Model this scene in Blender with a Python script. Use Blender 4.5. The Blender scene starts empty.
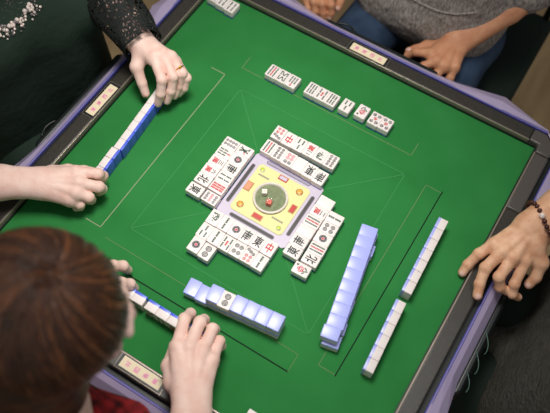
import bpy, math, random
import numpy as np
from mathutils import Vector, Matrix
random.seed(7); rng = np.random.default_rng(7)
SC = bpy.context.scene
COL = SC.collection
TZ = 0.76            # height of the felt above the floor; everything below is in table coordinates (origin = felt centre)

# ------------------------------------------------------------------ camera
cam = bpy.data.cameras.new('camera'); camo = bpy.data.objects.new('camera', cam); COL.objects.link(camo)
Rw = Matrix(((0.85114, 0.52396, 0.03197), (0.47795, -0.74833, -0.45997), (-0.21707, 0.40678, -0.88736)))
Mc = Rw.transposed() @ Matrix(((1, 0, 0), (0, -1, 0), (0, 0, -1)))
camo.matrix_world = Matrix.Translation((0.34743, -0.62881, 1.35396 + TZ)) @ Mc.to_4x4()
cam.sensor_width = 36; cam.lens = 737.37 / 550 * 36; cam.clip_start = 0.02
cam.dof.use_dof = True; cam.dof.focus_distance = 1.5; cam.dof.aperture_fstop = 2.9
SC.camera = camo
# ------------------------------------------------------------------ world, lights, exposure
wd = bpy.data.worlds.new('world'); SC.world = wd; wd.use_nodes = True
wd.node_tree.nodes['Background'].inputs[0].default_value = (0.93, 0.95, 1.0, 1)
wd.node_tree.nodes['Background'].inputs[1].default_value = 0.20
def area(name, loc, target, size, power, col, spread=180):
    l = bpy.data.lights.new(name, 'AREA'); l.shape = 'SQUARE'; l.size = size; l.energy = power; l.color = col
    o = bpy.data.objects.new(name, l); COL.objects.link(o); o.location = loc
    l.spread = math.radians(spread)
    o.rotation_euler = (Vector(target) - Vector(loc)).to_track_quat('-Z', 'Y').to_euler()
    return o
area('ceiling_light', (-0.13, 0.12, 1.58 + TZ), (-0.06, 0.0, TZ), 0.5, 4.2, (1.0, 0.97, 0.93), 68)
area('ceiling_light', (0.62, 0.60, 2.30 + TZ), (0.3, 0.1, TZ), 0.55, 2, (1.0, 0.97, 0.93))
area('ceiling_light', (0.9, -1.3, 1.75 + TZ), (0.1, -0.1, TZ), 0.9, 2.5, (1.0, 0.96, 0.9))
SC.view_settings.view_transform = 'Standard'; SC.view_settings.look = 'None'
SC.view_settings.gamma = 1; SC.view_settings.use_curve_mapping = False
SC.view_settings.exposure = 0.06

# ------------------------------------------------------------------ materials
def s2l(c):
    return tuple((x/255/12.92 if x/255 <= .04045 else ((x/255+.055)/1.055)**2.4) for x in c)
def mat(name, rgb, rough=.5, spec=.5, metal=0, coat=0, trans=0, noise=None, bump=None, emit=None):
    m = bpy.data.materials.new(name); m.use_nodes = True; nt = m.node_tree; b = nt.nodes['Principled BSDF']
    c = s2l(rgb); b.inputs['Base Color'].default_value = (*c, 1); b.inputs['Roughness'].default_value = rough
    b.inputs['Specular IOR Level'].default_value = spec; b.inputs['Metallic'].default_value = metal
    b.inputs['Coat Weight'].default_value = coat; b.inputs['Transmission Weight'].default_value = trans
    tc = nt.nodes.new('ShaderNodeTexCoord')
    if noise:                                  # (scale, rgb2, stretch)
        mp = nt.nodes.new('ShaderNodeMapping'); mp.inputs['Scale'].default_value = noise[2] if len(noise) > 2 else (1, 1, 1)
        n = nt.nodes.new('ShaderNodeTexNoise'); n.inputs['Scale'].default_value = noise[0]; n.inputs['Detail'].default_value = 4
        r = nt.nodes.new('ShaderNodeMapRange'); r.inputs[1].default_value = .35; r.inputs[2].default_value = .65
        mx = nt.nodes.new('ShaderNodeMix'); mx.data_type = 'RGBA'
        mx.inputs[6].default_value = (*c, 1); mx.inputs[7].default_value = (*s2l(noise[1]), 1)
        L = nt.links.new
        L(tc.outputs['Object'], mp.inputs[0]); L(mp.outputs[0], n.inputs['Vector']); L(n.outputs['Fac'], r.inputs[0])
        L(r.outputs[0], mx.inputs[0]); L(mx.outputs[2], b.inputs['Base Color'])
    if bump:                                   # (scale, strength, distance)
        n2 = nt.nodes.new('ShaderNodeTexNoise'); n2.inputs['Scale'].default_value = bump[0]; n2.inputs['Detail'].default_value = 5
        bp = nt.nodes.new('ShaderNodeBump'); bp.inputs['Strength'].default_value = bump[1]; bp.inputs['Distance'].default_value = bump[2]
        nt.links.new(tc.outputs['Object'], n2.inputs['Vector']); nt.links.new(n2.outputs['Fac'], bp.inputs['Height'])
        nt.links.new(bp.outputs[0], b.inputs['Normal'])
    if emit: b.inputs['Emission Color'].default_value = (*c, 1); b.inputs['Emission Strength'].default_value = emit
    return m
M = dict(
 felt=mat('green_felt', (45, 121, 60), .95, .05, noise=(7, (52, 130, 67)), bump=(1400, .5, .001)),
 seam=mat('felt_seam', (150, 160, 128), .9, .1), seam2=mat('olive_seam', (104, 136, 86), .9, .1), faint=mat('felt_crease', (64, 138, 80), .95, .1),
 slot=mat('dark_gap', (14, 38, 22), .8, .2),
 white=mat('ivory_plastic', (238, 229, 224), .4, .35, noise=(60, (233, 223, 218))),
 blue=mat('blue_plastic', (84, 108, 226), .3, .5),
 blue_lit=mat('lit_blue_plastic', (172, 180, 246), .3, .5),  # same blue tile back, lightened in colour to look lit from above
 ik=mat('black_ink', (34, 44, 40), .6), ir=mat('red_ink', (196, 40, 44), .6), ig=mat('green_ink', (44, 78, 56), .6),
 igr=mat('grey_ink', (86, 80, 88), .6), ipk=mat('pink_ink', (214, 120, 130), .6),
 rail=mat('brown_leatherette', (60, 56, 49), .32, .5, noise=(300, (48, 45, 40), (1, 1, 1)), bump=(900, .35, .001)),
 raill=mat('grey_leatherette', (82, 77, 72), .36, .5, bump=(900, .35, .001)),
 piping=mat('champagne_trim', (160, 146, 132), .3, .6, metal=.5),
 black=mat('black_plastic', (26, 34, 29), .35, .4), gloss=mat('glossy_black_plastic', (20, 26, 26), .4, .5),
 lilac=mat('lilac_plastic', (182, 168, 202), .26, .5, coat=.7, noise=(9, (188, 174, 206))),
 purple=mat('violet_highlight', (92, 90, 168), .42, .4),
 plate=mat('cream_label', (240, 224, 188), .5), pink=mat('pink_print', (236, 130, 180), .5),
 conl=mat('pale_lilac_plastic', (198, 188, 204), .35, .5), cony=mat('pale_yellow_panel', (222, 216, 150), .45, .4),
 prt=mat('grey_print', (150, 144, 128), .6), grv=mat('dark_groove', (58, 54, 50), .5), dome=mat('dice_bowl', (104, 120, 80), .5, noise=(120, (132, 142, 100))),
 ring=mat('pale_ring', (222, 214, 200), .3), org=mat('orange_button', (238, 168, 70), .35), grn=mat('lime_button', (190, 206, 70), .35),
 redb=mat('red_button', (190, 40, 32), .4), salm=mat('salmon_button', (236, 146, 108), .4), brz=mat('bronze_rim', (176, 130, 84), .35, metal=.3),
 die=mat('white_die', (244, 240, 226), .3), died=mat('red_die', (238, 120, 104), .3),
 skin=mat('light_skin', (243, 211, 197), .5, .3, noise=(38, (234, 193, 178)), bump=(260, .25, .002)),
 skin2=mat('tan_skin', (240, 192, 156), .5, .35, noise=(45, (214, 158, 122)), bump=(220, .35, .002)),
 skin3=mat('warm_skin', (232, 170, 130), .5, .35, noise=(30, (216, 148, 110)), bump=(220, .3, .002)),
 nail=mat('fingernail', (240, 196, 180), .25), gold=mat('gold', (226, 178, 80), .22, metal=1), pearl=mat('pearl', (236, 220, 210), .2, coat=.5),
 crystal=mat('smoky_crystal', (120, 112, 112), .12, .8),
 dress=mat('black_jersey', (42, 58, 48), .85, .2, bump=(25, .5, .01)),
 sweat=mat('grey_marl_knit', (184, 174, 166), .95, .15, noise=(240, (128, 122, 116), (1, 1, .3)), bump=(9, .8, .04)),
 jeans=mat('navy_denim', (50, 68, 92), .9, .2, noise=(18, (66, 86, 112)), bump=(400, .3, .001)),
 knit=mat('charcoal_knit', (92, 90, 82), .95, .15, noise=(160, (70, 70, 62), (1, .3, 1)), bump=(150, .8, .006)),
 trous=mat('black_trousers', (36, 46, 40), .9, .2), red=mat('red_floral_blouse', (178, 44, 48), .85, .2, noise=(55, (58, 22, 24)), bump=(40, .9, .01)),
 hair=mat('auburn_hair', (84, 54, 34), .5, .4, noise=(34, (48, 34, 24))), hairb=mat('dark_hair', (34, 26, 22), .45, .5),
 lipm=mat('lip', (188, 96, 92), .5), eye=mat('eye', (30, 22, 20), .2), shoe=mat('black_shoe', (24, 22, 22), .4),
 wood=mat('pale_wood', (214, 178, 126), .5, noise=(6, (200, 160, 108), (1, 12, 1))), chrome=mat('brushed_steel', (170, 170, 172), .3, metal=1),
 floor=mat('tan_vinyl_floor', (204, 174, 128), .55, .3, noise=(4, (184, 152, 110), (6, 1, 1))),
 wall=mat('warm_white_wall', (226, 220, 208), .9), bead=mat('dark_bead', (70, 34, 24), .3), trim=mat('dark_skirting', (70, 54, 40), .5),
)
def lace_mat():
    m = bpy.data.materials.new('black_lace'); m.use_nodes = True; nt = m.node_tree; b = nt.nodes['Principled BSDF']
    b.inputs['Base Color'].default_value = (*s2l((22, 28, 25)), 1); b.inputs['Roughness'].default_value = .8
    tc = nt.nodes.new('ShaderNodeTexCoord'); v = nt.nodes.new('ShaderNodeTexVoronoi'); v.feature = 'DISTANCE_TO_EDGE'; v.inputs['Scale'].default_value = 120
    nz = nt.nodes.new('ShaderNodeTexNoise'); nz.inputs['Scale'].default_value = 30
    md = nt.nodes.new('ShaderNodeMath'); md.operation = 'MULTIPLY_ADD'; md.inputs[1].default_value = .48; md.inputs[2].default_value = -.05
    gt = nt.nodes.new('ShaderNodeMath'); gt.operation = 'LESS_THAN'
    L = nt.links.new
    L(tc.outputs['Object'], v.inputs['Vector']); L(tc.outputs['Object'], nz.inputs['Vector']); L(nz.outputs['Fac'], md.inputs[0])
    L(v.outputs['Distance'], gt.inputs[0]); L(md.outputs[0], gt.inputs[1]); L(gt.outputs[0], b.inputs['Alpha'])
    return m
M['lace'] = lace_mat()

# ------------------------------------------------------------------ helpers
def tagit(o, label=None, cat=None, group=None, kind=None):
    for k, v in (('label', label), ('category', cat), ('group', group), ('kind', kind)):
        if v: o[k] = v
    return o
def empty(name, loc, label, cat, group=None):
    o = bpy.data.objects.new(name, None); o.empty_display_size = .02; COL.objects.link(o)
    o.location = (loc[0], loc[1], loc[2] + TZ); return tagit(o, label, cat, group)
def wloc(o):
    v = Vector(o.location)
    while o.parent: o = o.parent; v = v + Vector(o.location)
    return v
class MB:
    """collects shapes in table coordinates; build() links ONE mesh object"""
    def __init__(s): s.v = []; s.f = []; s.m = []; s.sm = []
    def add(s, V, F, mi=0, smooth=False):
        n = len(s.v); s.v += [tuple(map(float, q)) for q in V]; s.f += [tuple(i + n for i in q) for q in F]
        s.m += [mi]*len(F); s.sm += [smooth]*len(F); return s
    def box(s, c, d, mi=0, rz=0):
        V = [(x*d[0]/2, y*d[1]/2, z*d[2]/2) for z in (-1, 1) for y in (-1, 1) for x in (-1, 1)]
        cs, sn = math.cos(rz), math.sin(rz)
        V = [(c[0]+x*cs-y*sn, c[1]+x*sn+y*cs, c[2]+z) for x, y, z in V]
        return s.add(V, [(0, 2, 3, 1), (4, 5, 7, 6), (0, 1, 5, 4), (2, 6, 7, 3), (0, 4, 6, 2), (1, 3, 7, 5)], mi)
    def prism(s, poly, z0, z1, mi=0):
        n = len(poly); V = [(x, y, z0) for x, y in poly] + [(x, y, z1) for x, y in poly]
        return s.add(V, [tuple(range(n))[::-1], tuple(range(n, 2*n))] + [(i, (i+1) % n, n+(i+1) % n, n+i) for i in range(n)], mi)
    def lathe(s, c, prof, n=32, mi=0, smooth=True, caps=True):       # prof: (r, z) from bottom to top
        V = []; F = []
        for r, z in prof:
            V += [(c[0]+r*math.cos(2*math.pi*k/n), c[1]+r*math.sin(2*math.pi*k/n), c[2]+z) for k in range(n)]
        for j in range(len(prof)-1):
            F += [(j*n+k, j*n+(k+1) % n, (j+1)*n+(k+1) % n, (j+1)*n+k) for k in range(n)]
        if caps: F += [tuple(range(n))[::-1], tuple(range((len(prof)-1)*n, len(prof)*n))]
        return s.add(V, F, mi, smooth)
    def sphere(s, c, r, n=12, mi=0, sc=(1, 1, 1)):
        V = [(c[0], c[1], c[2]-r*sc[2])]; F = []; m = n//2
        for j in range(1, m):
            t = math.pi*j/m
            V += [(c[0]+r*sc[0]*math.sin(t)*math.cos(2*math.pi*k/n), c[1]+r*sc[1]*math.sin(t)*math.sin(2*math.pi*k/n), c[2]-r*sc[2]*math.cos(t)) for k in range(n)]
        V.append((c[0], c[1], c[2]+r*sc[2])); e = len(V)-1
        F += [(0, 1+(k+1) % n, 1+k) for k in range(n)] + [(e, e-n+k, e-n+(k+1) % n) for k in range(n)]
        for j in range(m-2): F += [(1+j*n+k, 1+j*n+(k+1) % n, 1+(j+1)*n+(k+1) % n, 1+(j+1)*n+k) for k in range(n)]
        return s.add(V, F, mi, True)
    def tube(s, pts, rad, n=8, mi=0, close=False):
        pts = [Vector(q) for q in pts]; V = []; F = []; N = len(pts); up = Vector((0.13, 0.21, 1)).normalized()
        for i, q in enumerate(pts):
            t = (pts[(i+1) % N] - pts[i-1]) if close else (pts[min(i+1, N-1)] - pts[max(i-1, 0)])
            t.normalize(); a = t.cross(up)
            if a.length < .05: a = t.cross(Vector((1, 0, 0)))
            a.normalize(); b = t.cross(a); r = rad[i] if hasattr(rad, '__len__') else rad
            V += [tuple(q + a*r*math.cos(2*math.pi*k/n) + b*r*math.sin(2*math.pi*k/n)) for k in range(n)]
        for j in range(N if close else N-1):
            j2 = (j+1) % N; F += [(j*n+k, j2*n+k, j2*n+(k+1) % n, j*n+(k+1) % n) for k in range(n)]
        if not close: F += [tuple(range(n)), tuple(range((N-1)*n, N*n))[::-1]]
        return s.add(V, F, mi, True)
    def ribbon(s, a, b, w, z0, z1, mi=0):
        a = Vector(a); b = Vector(b); d = (b-a).normalized(); nrm = Vector((-d.y, d.x))*w/2
        return s.prism([tuple(a-nrm), tuple(b-nrm), tuple(b+nrm), tuple(a+nrm)], z0, z1, mi)
    def build(s, name, mats, parent=None, origin=None, bevel=0, seg=2, raw=False, flat=False):
        mats = mats if isinstance(mats, (list, tuple)) else [mats]
        me = bpy.data.meshes.new(name)
        if raw: off = Vector((0, 0, 0)); loc = Vector((0, 0, 0))
        else:
            if origin is None:
                if parent: origin = wloc(parent) - Vector((0, 0, TZ))
                else:
                    A = np.array(s.v); origin = Vector(((A[:, 0].min()+A[:, 0].max())/2, (A[:, 1].min()+A[:, 1].max())/2, A[:, 2].min()))
            off = Vector(origin); loc = (off + Vector((0, 0, TZ))) - (wloc(parent) if parent else Vector((0, 0, 0)))
        me.from_pydata([(x-off.x, y-off.y, z-off.z) for x, y, z in s.v], [], s.f)
        for mm in mats: me.materials.append(mm)
        me.polygons.foreach_set('material_index', s.m)
        me.polygons.foreach_set('use_smooth', [False]*len(s.f) if flat else s.sm); me.update()
        o = bpy.data.objects.new(name, me); COL.objects.link(o); o.location = loc
        if parent: o.parent = parent
        if bevel:
            md = o.modifiers.new('bevel', 'BEVEL'); md.width = bevel; md.segments = seg; md.limit_method = 'ANGLE'; md.harden_normals = False
            me.polygons.foreach_set('use_smooth', [True]*len(me.polygons))
            me.set_sharp_from_angle(angle=math.radians(40)) if hasattr(me, 'set_sharp_from_angle') else None
        return o

# ---- implicit surfaces (bodies, hands, clothes): smooth unions of tapered capsules, meshed by surface nets
def cap(a, b, ra, rb): return ('c', np.array(a, float), np.array(b, float), ra, rb)
def ell(c, r, R=None): return ('e', np.array(c, float), np.array(r, float), np.array(R, float) if R is not None else np.eye(3))
def chain(L): return [cap(L[i][:3], L[i+1][:3], L[i][3], L[i+1][3]) for i in range(len(L)-1)]
def pdist(pr, X):
    if pr[0] == 'c':
        a, b, ra, rb = pr[1:]; d = b-a; t = np.clip(((X-a)@d)/max(d@d, 1e-12), 0, 1)
        return np.linalg.norm(X-a-t[..., None]*d, axis=-1) - (ra+(rb-ra)*t)
    c, r, R = pr[1:]; q = (X-c)@R; k = np.linalg.norm(q/r, axis=-1); k2 = np.linalg.norm(q/(r*r), axis=-1)
    return k*(k-1)/np.maximum(k2, 1e-6)
def smin(a, b, k):
    h = np.clip(.5+.5*(b-a)/k, 0, 1); return b*(1-h)+a*h-k*h*(1-h)
def field(node, X):
    """node: primitive, or ('u', k, [nodes]) smooth union, or ('min', [nodes]), or ('sub', k, a, b)"""
    if node[0] in ('c', 'e'): return pdist(node, X)
    if node[0] == 'u':
        r = field(node[2][0], X)
        for n in node[2][1:]: r = smin(r, field(n, X), node[1])
        return r
    if node[0] == 'hand':     # one palm, fingers blended to it but not to one another
        B = field(node[1], X); return np.minimum.reduce([smin(B, field(n, X), k) for k, n in node[2]])
    if node[0] == 'min': return np.minimum.reduce([field(n, X) for n in node[1]])
    if node[0] == 'sub': return -smin(-field(node[2], X), field(node[3], X), node[1])
    if node[0] == 'cut':      # keep the side where (x-p).n < 0
        return np.maximum(field(node[3], X), (X-np.array(node[1]))@np.array(node[2]))
def prims(node):
    if node[0] in ('c', 'e'): return [node]
    if node[0] == 'u': return sum((prims(n) for n in node[2]), [])
    if node[0] == 'min': return sum((prims(n) for n in node[1]), [])
    if node[0] == 'hand': return prims(node[1]) + sum((prims(n) for _, n in node[2]), [])
    if node[0] == 'sub': return prims(node[2])
    return prims(node[3])
def isosurf(node, h):
    lo = np.full(3, 1e9); hi = -lo
    for q in prims(node):
        if q[0] == 'c':
            for c, r in ((q[1], q[3]), (q[2], q[4])): lo = np.minimum(lo, c-r); hi = np.maximum(hi, c+r)
        else: r = q[2].max(); lo = np.minimum(lo, q[1]-r); hi = np.maximum(hi, q[1]+r)
    lo -= 3*h; hi += 3*h; n = np.ceil((hi-lo)/h).astype(int)+1
    ax = [lo[i]+h*np.arange(n[i]) for i in range(3)]
    B = 6; nb = -(-n//B)                      # coarse pass first; only blocks near the surface are sampled finely
    bc = np.stack(np.meshgrid(*[lo[i]+h*(B*np.arange(nb[i])+(B-1)/2) for i in range(3)], indexing='ij'), -1)
    FC = field(node, bc.reshape(-1, 3)).reshape(nb); act_b = np.argwhere(np.abs(FC) < B*h*.87*1.7+.003)
    F = np.repeat(np.repeat(np.repeat(FC, B, 0), B, 1), B, 2)
    loc_ = np.stack(np.meshgrid(*[np.arange(B)]*3, indexing='ij'), -1).reshape(-1, 3)
    for s0_ in range(0, len(act_b), 400):
        ii = (act_b[s0_:s0_+400, None, :]*B + loc_[None]).reshape(-1, 3); F[ii[:, 0], ii[:, 1], ii[:, 2]] = field(node, lo+h*ii)
    F = F[:n[0], :n[1], :n[2]]
    S = F < 0; acc = np.zeros((n[0]-1, n[1]-1, n[2]-1, 3)); cnt = np.zeros(acc.shape[:3])
    sl = lambda o, a, m: tuple(slice(o[i], m[i]-1+o[i]) if i != a else None for i in range(3))
    N = n
    for a in range(3):
        b, c = [i for i in range(3) if i != a]
        for ob in (0, 1):
            for oc in (0, 1):
                s0 = [slice(0, N[i]-1) for i in range(3)]; s0[b] = slice(ob, N[b]-1+ob); s0[c] = slice(oc, N[c]-1+oc)
                s1 = list(s0); s1[a] = slice(1, N[a])
                f0 = F[tuple(s0)]; f1 = F[tuple(s1)]; cr = (f0 < 0) != (f1 < 0)
                t = np.where(cr, f0/np.where(cr, f0-f1, 1), 0)
                acc[..., a] += np.where(cr, t, 0); acc[..., b] += cr*ob; acc[..., c] += cr*oc; cnt += cr
    act = cnt > 0; idx = -np.ones(act.shape, int); idx[act] = np.arange(act.sum())
    I = np.argwhere(act); V = lo + h*(I + acc[act]/cnt[act][:, None]); faces = []
    for a in range(3):
        b, c = (a+1) % 3, (a+2) % 3
        s0 = [slice(1, N[i]-1) for i in range(3)]; s0[a] = slice(0, N[a]-1); s1 = list(s0); s1[a] = slice(1, N[a])
        A = S[tuple(s0)]; B = S[tuple(s1)]; E = np.argwhere(A != B); off = np.array([1, 1, 1]); off[a] = 0; E = E+off
        eb = np.eye(3, dtype=int)[b]; ec = np.eye(3, dtype=int)[c]
        q = np.stack([idx[tuple((E-o).T)] for o in (eb+ec, ec, 0*eb, eb)], 1)
        fl = ~S[tuple(E.T)]; q[fl] = q[fl]  # orientation fixed below
        ins = S[tuple(E.T)]; q[~ins] = q[~ins][:, ::-1]; faces.append(q)
    return V, np.concatenate(faces)
def sdf_obj(name, nodes, m, parent, matfn=None, extra_mats=(), disp=None):
    """nodes: list of (node, voxel) meshed and stored in one object"""
    VV = []; FF = []; n = 0
    for node, h in nodes:
        V, F = isosurf(node, h); VV.append(V); FF.append(F+n); n += len(V)
    V = np.concatenate(VV); F = np.concatenate(FF)
    if disp: V = disp(V)
    org = wloc(parent) - Vector((0, 0, TZ)); Vl = V - np.array(org)
    me = bpy.data.meshes.new(name); me.from_pydata(Vl.tolist(), [], F[:, ::-1].tolist())
    for mm in (m, *extra_mats): me.materials.append(mm)
    if matfn: me.polygons.foreach_set('material_index', matfn(V[F].mean(1)).astype(int))
    me.polygons.foreach_set('use_smooth', [True]*len(F)); me.update()
    o = bpy.data.objects.new(name, me); COL.objects.link(o); o.parent = parent
    sm = o.modifiers.new('smooth', 'SMOOTH'); sm.factor = .5; sm.iterations = 2
    return o

# ================================================================== THE ROOM
b = MB(); b.box((0, 0, -TZ-.05), (7, 7, .1)); tagit(b.build('floor', M['floor']), kind='structure')
b = MB(); b.box((0, 3.5, -TZ+1.3), (7, .1, 2.6)); tagit(b.build('wall_back', M['wall']), kind='structure')
b = MB(); b.box((-3.5, 0, -TZ+1.3), (.1, 7, 2.6)); tagit(b.build('wall_left', M['wall']), kind='structure')
b = MB(); b.box((0, 3.44, -TZ+.05), (6.9, .02, .1)); tagit(b.build('baseboard_back', M['trim']), kind='structure')
b = MB(); b.box((-3.44, 0, -TZ+.05), (.02, 6.85, .1)); tagit(b.build('baseboard_left', M['trim']), kind='structure')

# ================================================================== THE TABLE
table = empty('mahjong_table', (0, 0, -TZ), 'square automatic game table with green felt top, brown rails and lilac rim', 'table')
H = .4225
b = MB(); b.box((0, 0, -.006), (2*H+.012, 2*H+.012, .012)); felt = b.build('felt_top', M['felt'], table)
rot = lambda k, x, y: ((x, y), (y, -x), (-x, -y), (-y, x))[k]      # 0 far side, 1 right, 2 near, 3 left
def R2(k, pts): return [rot(k, *q) for q in pts]
def lines(name, segs, w, m, z=.0004):
    b = MB()
    for a, c in segs: b.ribbon(a, c, w, -.0003, z)
    return b.build(name, m, felt)
lines('seam_line', [((-.257, -.238), (-.257, .2186)), ((-.257, .2186), (-.294, .2186)), ((-.257, -.238), (-.294, -.238))], .0018, M['seam'])
lines('seam_line', [((-.235, .256), (.199, .256)), ((.199, .256), (.199, .292)), ((-.235, .256), (-.235, .292))], .0018, M['seam2'])
lines('seam_line', [((.259, .2076), (.259, -.248)), ((.259, .2076), (.294, .2076)), ((.259, -.248), (.296, -.248))], .0015, M['seam2'])
lines('seam_line', [((-.235, -.251), (.217, -.251)), ((.217, -.251), (.217, -.290))], .0012, M['seam2'])
lines('gap_line', [((.2955, .212), (.2955, -.250))], .0024, M['slot'])
lines('gap_line', [((-.235, -.2925), (.217, -.2895))], .0026, M['slot'])
lines('crease_line', [((-.205, -.208), (-.205, .203)), ((-.205, .203), (.209, .2065)), ((.209, .2065), (.213, -.208)), ((.213, -.208), (-.205, -.208)),
      ((-.086, -.086), (-.205, -.208)), ((.086, .086), (.209, .2065)), ((.086, -.086), (.213, -.208)), ((-.086, .086), (-.205, .203))], .0018, M['faint'])
for k, nm in enumerate(('far', 'right', 'near', 'left')):
    # rail with an inner trim
    for (t0, t1, mm) in (((-.40, .40, 'rail'),) if k != 1 else ((-.40, -.243, 'raill'), (-.2425, .40, 'rail'))):
        b = MB()
        for_poly = [(t0, H), (t1, H), (t1, .456), (t0, .456)]
        b.prism(R2(k, for_poly), -.02, .015); b.build('rail', M[mm], table, bevel=.004, seg=3)
    b = MB(); b.prism(R2(k, [(-.40, H-.0012), (.40, H-.0012), (.40, H+.0022), (-.40, H+.0022)]), .002, .0158); b.build('rail_trim', M['piping'], table, bevel=.0008)
    b = MB(); b.prism(R2(k, [(-H, H-.0035), (H, H-.0035), (H, H), (-H, H)]), -.001, .006); b.build('felt_gasket', M['black'], table)
    b = MB(); b.prism(R2(k, [(-.43, .454), (.43, .454), (.43, .470), (-.43, .470)]), -.03, -.002); b.build('black_gap_strip', M['black'], table)
    # corner block
    b = MB(); b.prism(R2(k, [(.4005, H), (H, H), (H, .4005), (.456, .4005), (.456, .43), (.43, .456), (.4005, .456)]), -.02, .0165)
    b.build('corner_block', M['raill'], table, bevel=.004, seg=3)
    # label plate
    c = {0: -.006, 1: .006, 2: .006, 3: .004}[k]
    if k == 1: c = None
    if c is not None:
     bz = MB(); bz.prism(R2(k, [(c-.051, H+.0012), (c+.051, H+.0012), (c+.051, .452), (c-.051, .452)]), .012, .0166); bez = bz.build('label_bezel', M['gloss'], table, bevel=.001)
    if c is not None:
        b = MB(); 
        for q in ((c-.051), (c+.0502)): b.prism(R2(k, [(q, H+.0), (q+.0008, H+.0), (q+.0008, .4535), (q, .4535)]), .012, .0172)
        b.prism(R2(k, [(c-.051, .4517), (c+.051, .4517), (c+.051, .4525), (c-.051, .4525)]), .012, .0172)
        b.build('bezel_edge', M['piping'], table)
    if c is not None:
     b = MB(); b.prism(R2(k, [(c-.044, .4265), (c+.044, .4265), (c+.044, .4475), (c-.044, .4475)]), .0166, .0174); pl = b.build('label_plate', M['plate'], table)
    if c is not None: M.setdefault('_plates', []).append((pl, k, c))
    # lilac rim: sloping facets from the gap to the bulging edge
    prof = [(-.43, .468, .492), (-.31, .468, .526), (-.20, .468, .504), (-.13, .468, .4945), (.13, .468, .4945), (.20, .468, .504), (.31, .468, .526), (.43, .468, .492)]
    V = []; 
    for t, d0, d1 in prof:
        slope = (d1-d0); V += [(t, d0, .004), (t, d0+slope*.5, -.004), (t, d1, -.022), (t, d1+.002, -.06 if abs(t) > .15 else -.03)]
    V2 = [(*rot(k, x, y), z) for x, y, z in V]; F = []
    for j in range(len(prof)-1):
        for i in range(3): F.append((j*4+i, j*4+i+1, (j+1)*4+i+1, (j+1)*4+i) if True else None)
    b = MB(); b.add(V2, F, 0, False); o = b.build('rim_panel', M['lilac'], table); sd = o.modifiers.new('solid', 'SOLIDIFY'); sd.thickness = .003; sd.offset = -1
    # corner chamfer of the rim
    b = MB(); cc = [(.43, .468, .004), (.43, .492, -.022), (.43, .494, -.06), (.494, .43, -.06), (.492, .43, -.022), (.468, .43, .004)]
    V2 = [(*rot(k, x, y), z) for x, y, z in cc]; b.add(V2, [(0, 1, 4, 5), (1, 2, 3, 4)]); o = b.build('rim_corner', M['lilac'], table)
    sd = o.modifiers.new('solid', 'SOLIDIFY'); sd.thickness = .003; sd.offset = -1
    # violet edge line inside the rim; its colour paints the highlight seen there
    b = MB(); b.prism(R2(k, [(-.43, .4665), (.43, .4665), (.43, .4725), (-.43, .4725)]), -.01, .0062); b.build('rim_highlight_bead', M['purple'], table, bevel=.002)
    # drawer
    b = MB(); b.prism(R2(k, [(-.160, .4965), (.160, .4965), (.145, .513), (-.145, .513)]), -.075, -.022); dr = b.build('drawer', M['gloss'], table, bevel=.006, seg=3)
    b = MB()
    pts = [(-.125+.05*i/10, .511+.008*math.sin(math.pi*i/10), -.024) for i in range(11)]
    b.tube([(*rot(k, x, y), z) for x, y, z in pts], .0028); b.build('drawer_handle', M['gloss'], dr)
b = MB()      # printed arcs on the drawer front of the right side
for (y0, y1, s) in ((-.01, -.055, 1), (-.055, -.10, 1), (-.10, -.14, 1)):
    pts = [(.5015+.018*math.sin(math.pi*(i/12)*.62), y0+(y1-y0)*i/12, -.0212) for i in range(13)]
    b.tube(pts, .0009, 5)
ro = [o for o in table.children if o.name.startswith('drawer')][1]
b.build('drawer_print', mat('silver_green_print', (70, 104, 92), .4), ro)
b = MB(); b.prism([(-.45, -.36), (-.36, -.45), (.36, -.45), (.45, -.36), (.45, .36), (.36, .45), (-.36, .45), (-.45, .36)], -.11, -.012); b.build('table_body', M['black'], table, bevel=.01)
b = MB(); b.prism([(-.16, -.16), (.16, -.16), (.16, .16), (-.16, .16)], -.70, -.11); b.build('pedestal', M['black'], table, bevel=.02)
b = MB(); b.prism([(-.30, -.30), (.30, -.30), (.30, .30), (-.30, .30)], -TZ, -.70); b.build('pedestal_base', M['black'], table, bevel=.02)

# ---- text to mesh
_g = {}
def glyph(ch):
    if ch in _g: return _g[ch]
    cu = bpy.data.curves.new('glyph', 'FONT'); cu.body = ch; cu.resolution_u = 2; cu.offset = .02; o = bpy.data.objects.new('glyph', cu); COL.objects.link(o)
    dg = bpy.context.evaluated_depsgraph_get(); me = o.evaluated_get(dg).to_mesh()
    V = np.array([v.co[:2] for v in me.vertices]) if len(me.vertices) else np.zeros((0, 2)); F = [tuple(q.vertices) for q in me.polygons]
    o.evaluated_get(dg).to_mesh_clear(); bpy.data.objects.remove(o); bpy.data.curves.remove(cu)
    if len(V):
        lo, hi = V.min(0), V.max(0); V = (V-(lo+hi)/2)/(hi-lo)
    _g[ch] = (V, F); return _g[ch]
def put_glyph(b, ch, cx, cy, w, h, z, mi, rz=0):
    V, F = glyph(ch); cs, sn = math.cos(rz), math.sin(rz)
    b.add([(cx+(x*w)*cs-(y*h)*sn, cy+(x*w)*sn+(y*h)*cs, z) for x, y in V], F, mi)
for pl, k, c in M.pop('_plates'):
    b = MB()
    for i, ch in enumerate('東南西北'):
        x, y = rot(k, c-.030+.020*i, .437); put_glyph(b, ch, x, y, .0105, .0105, .0176, 0, -k*math.pi/2)
    b.build('printed_characters', M['pink'], pl)

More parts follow.
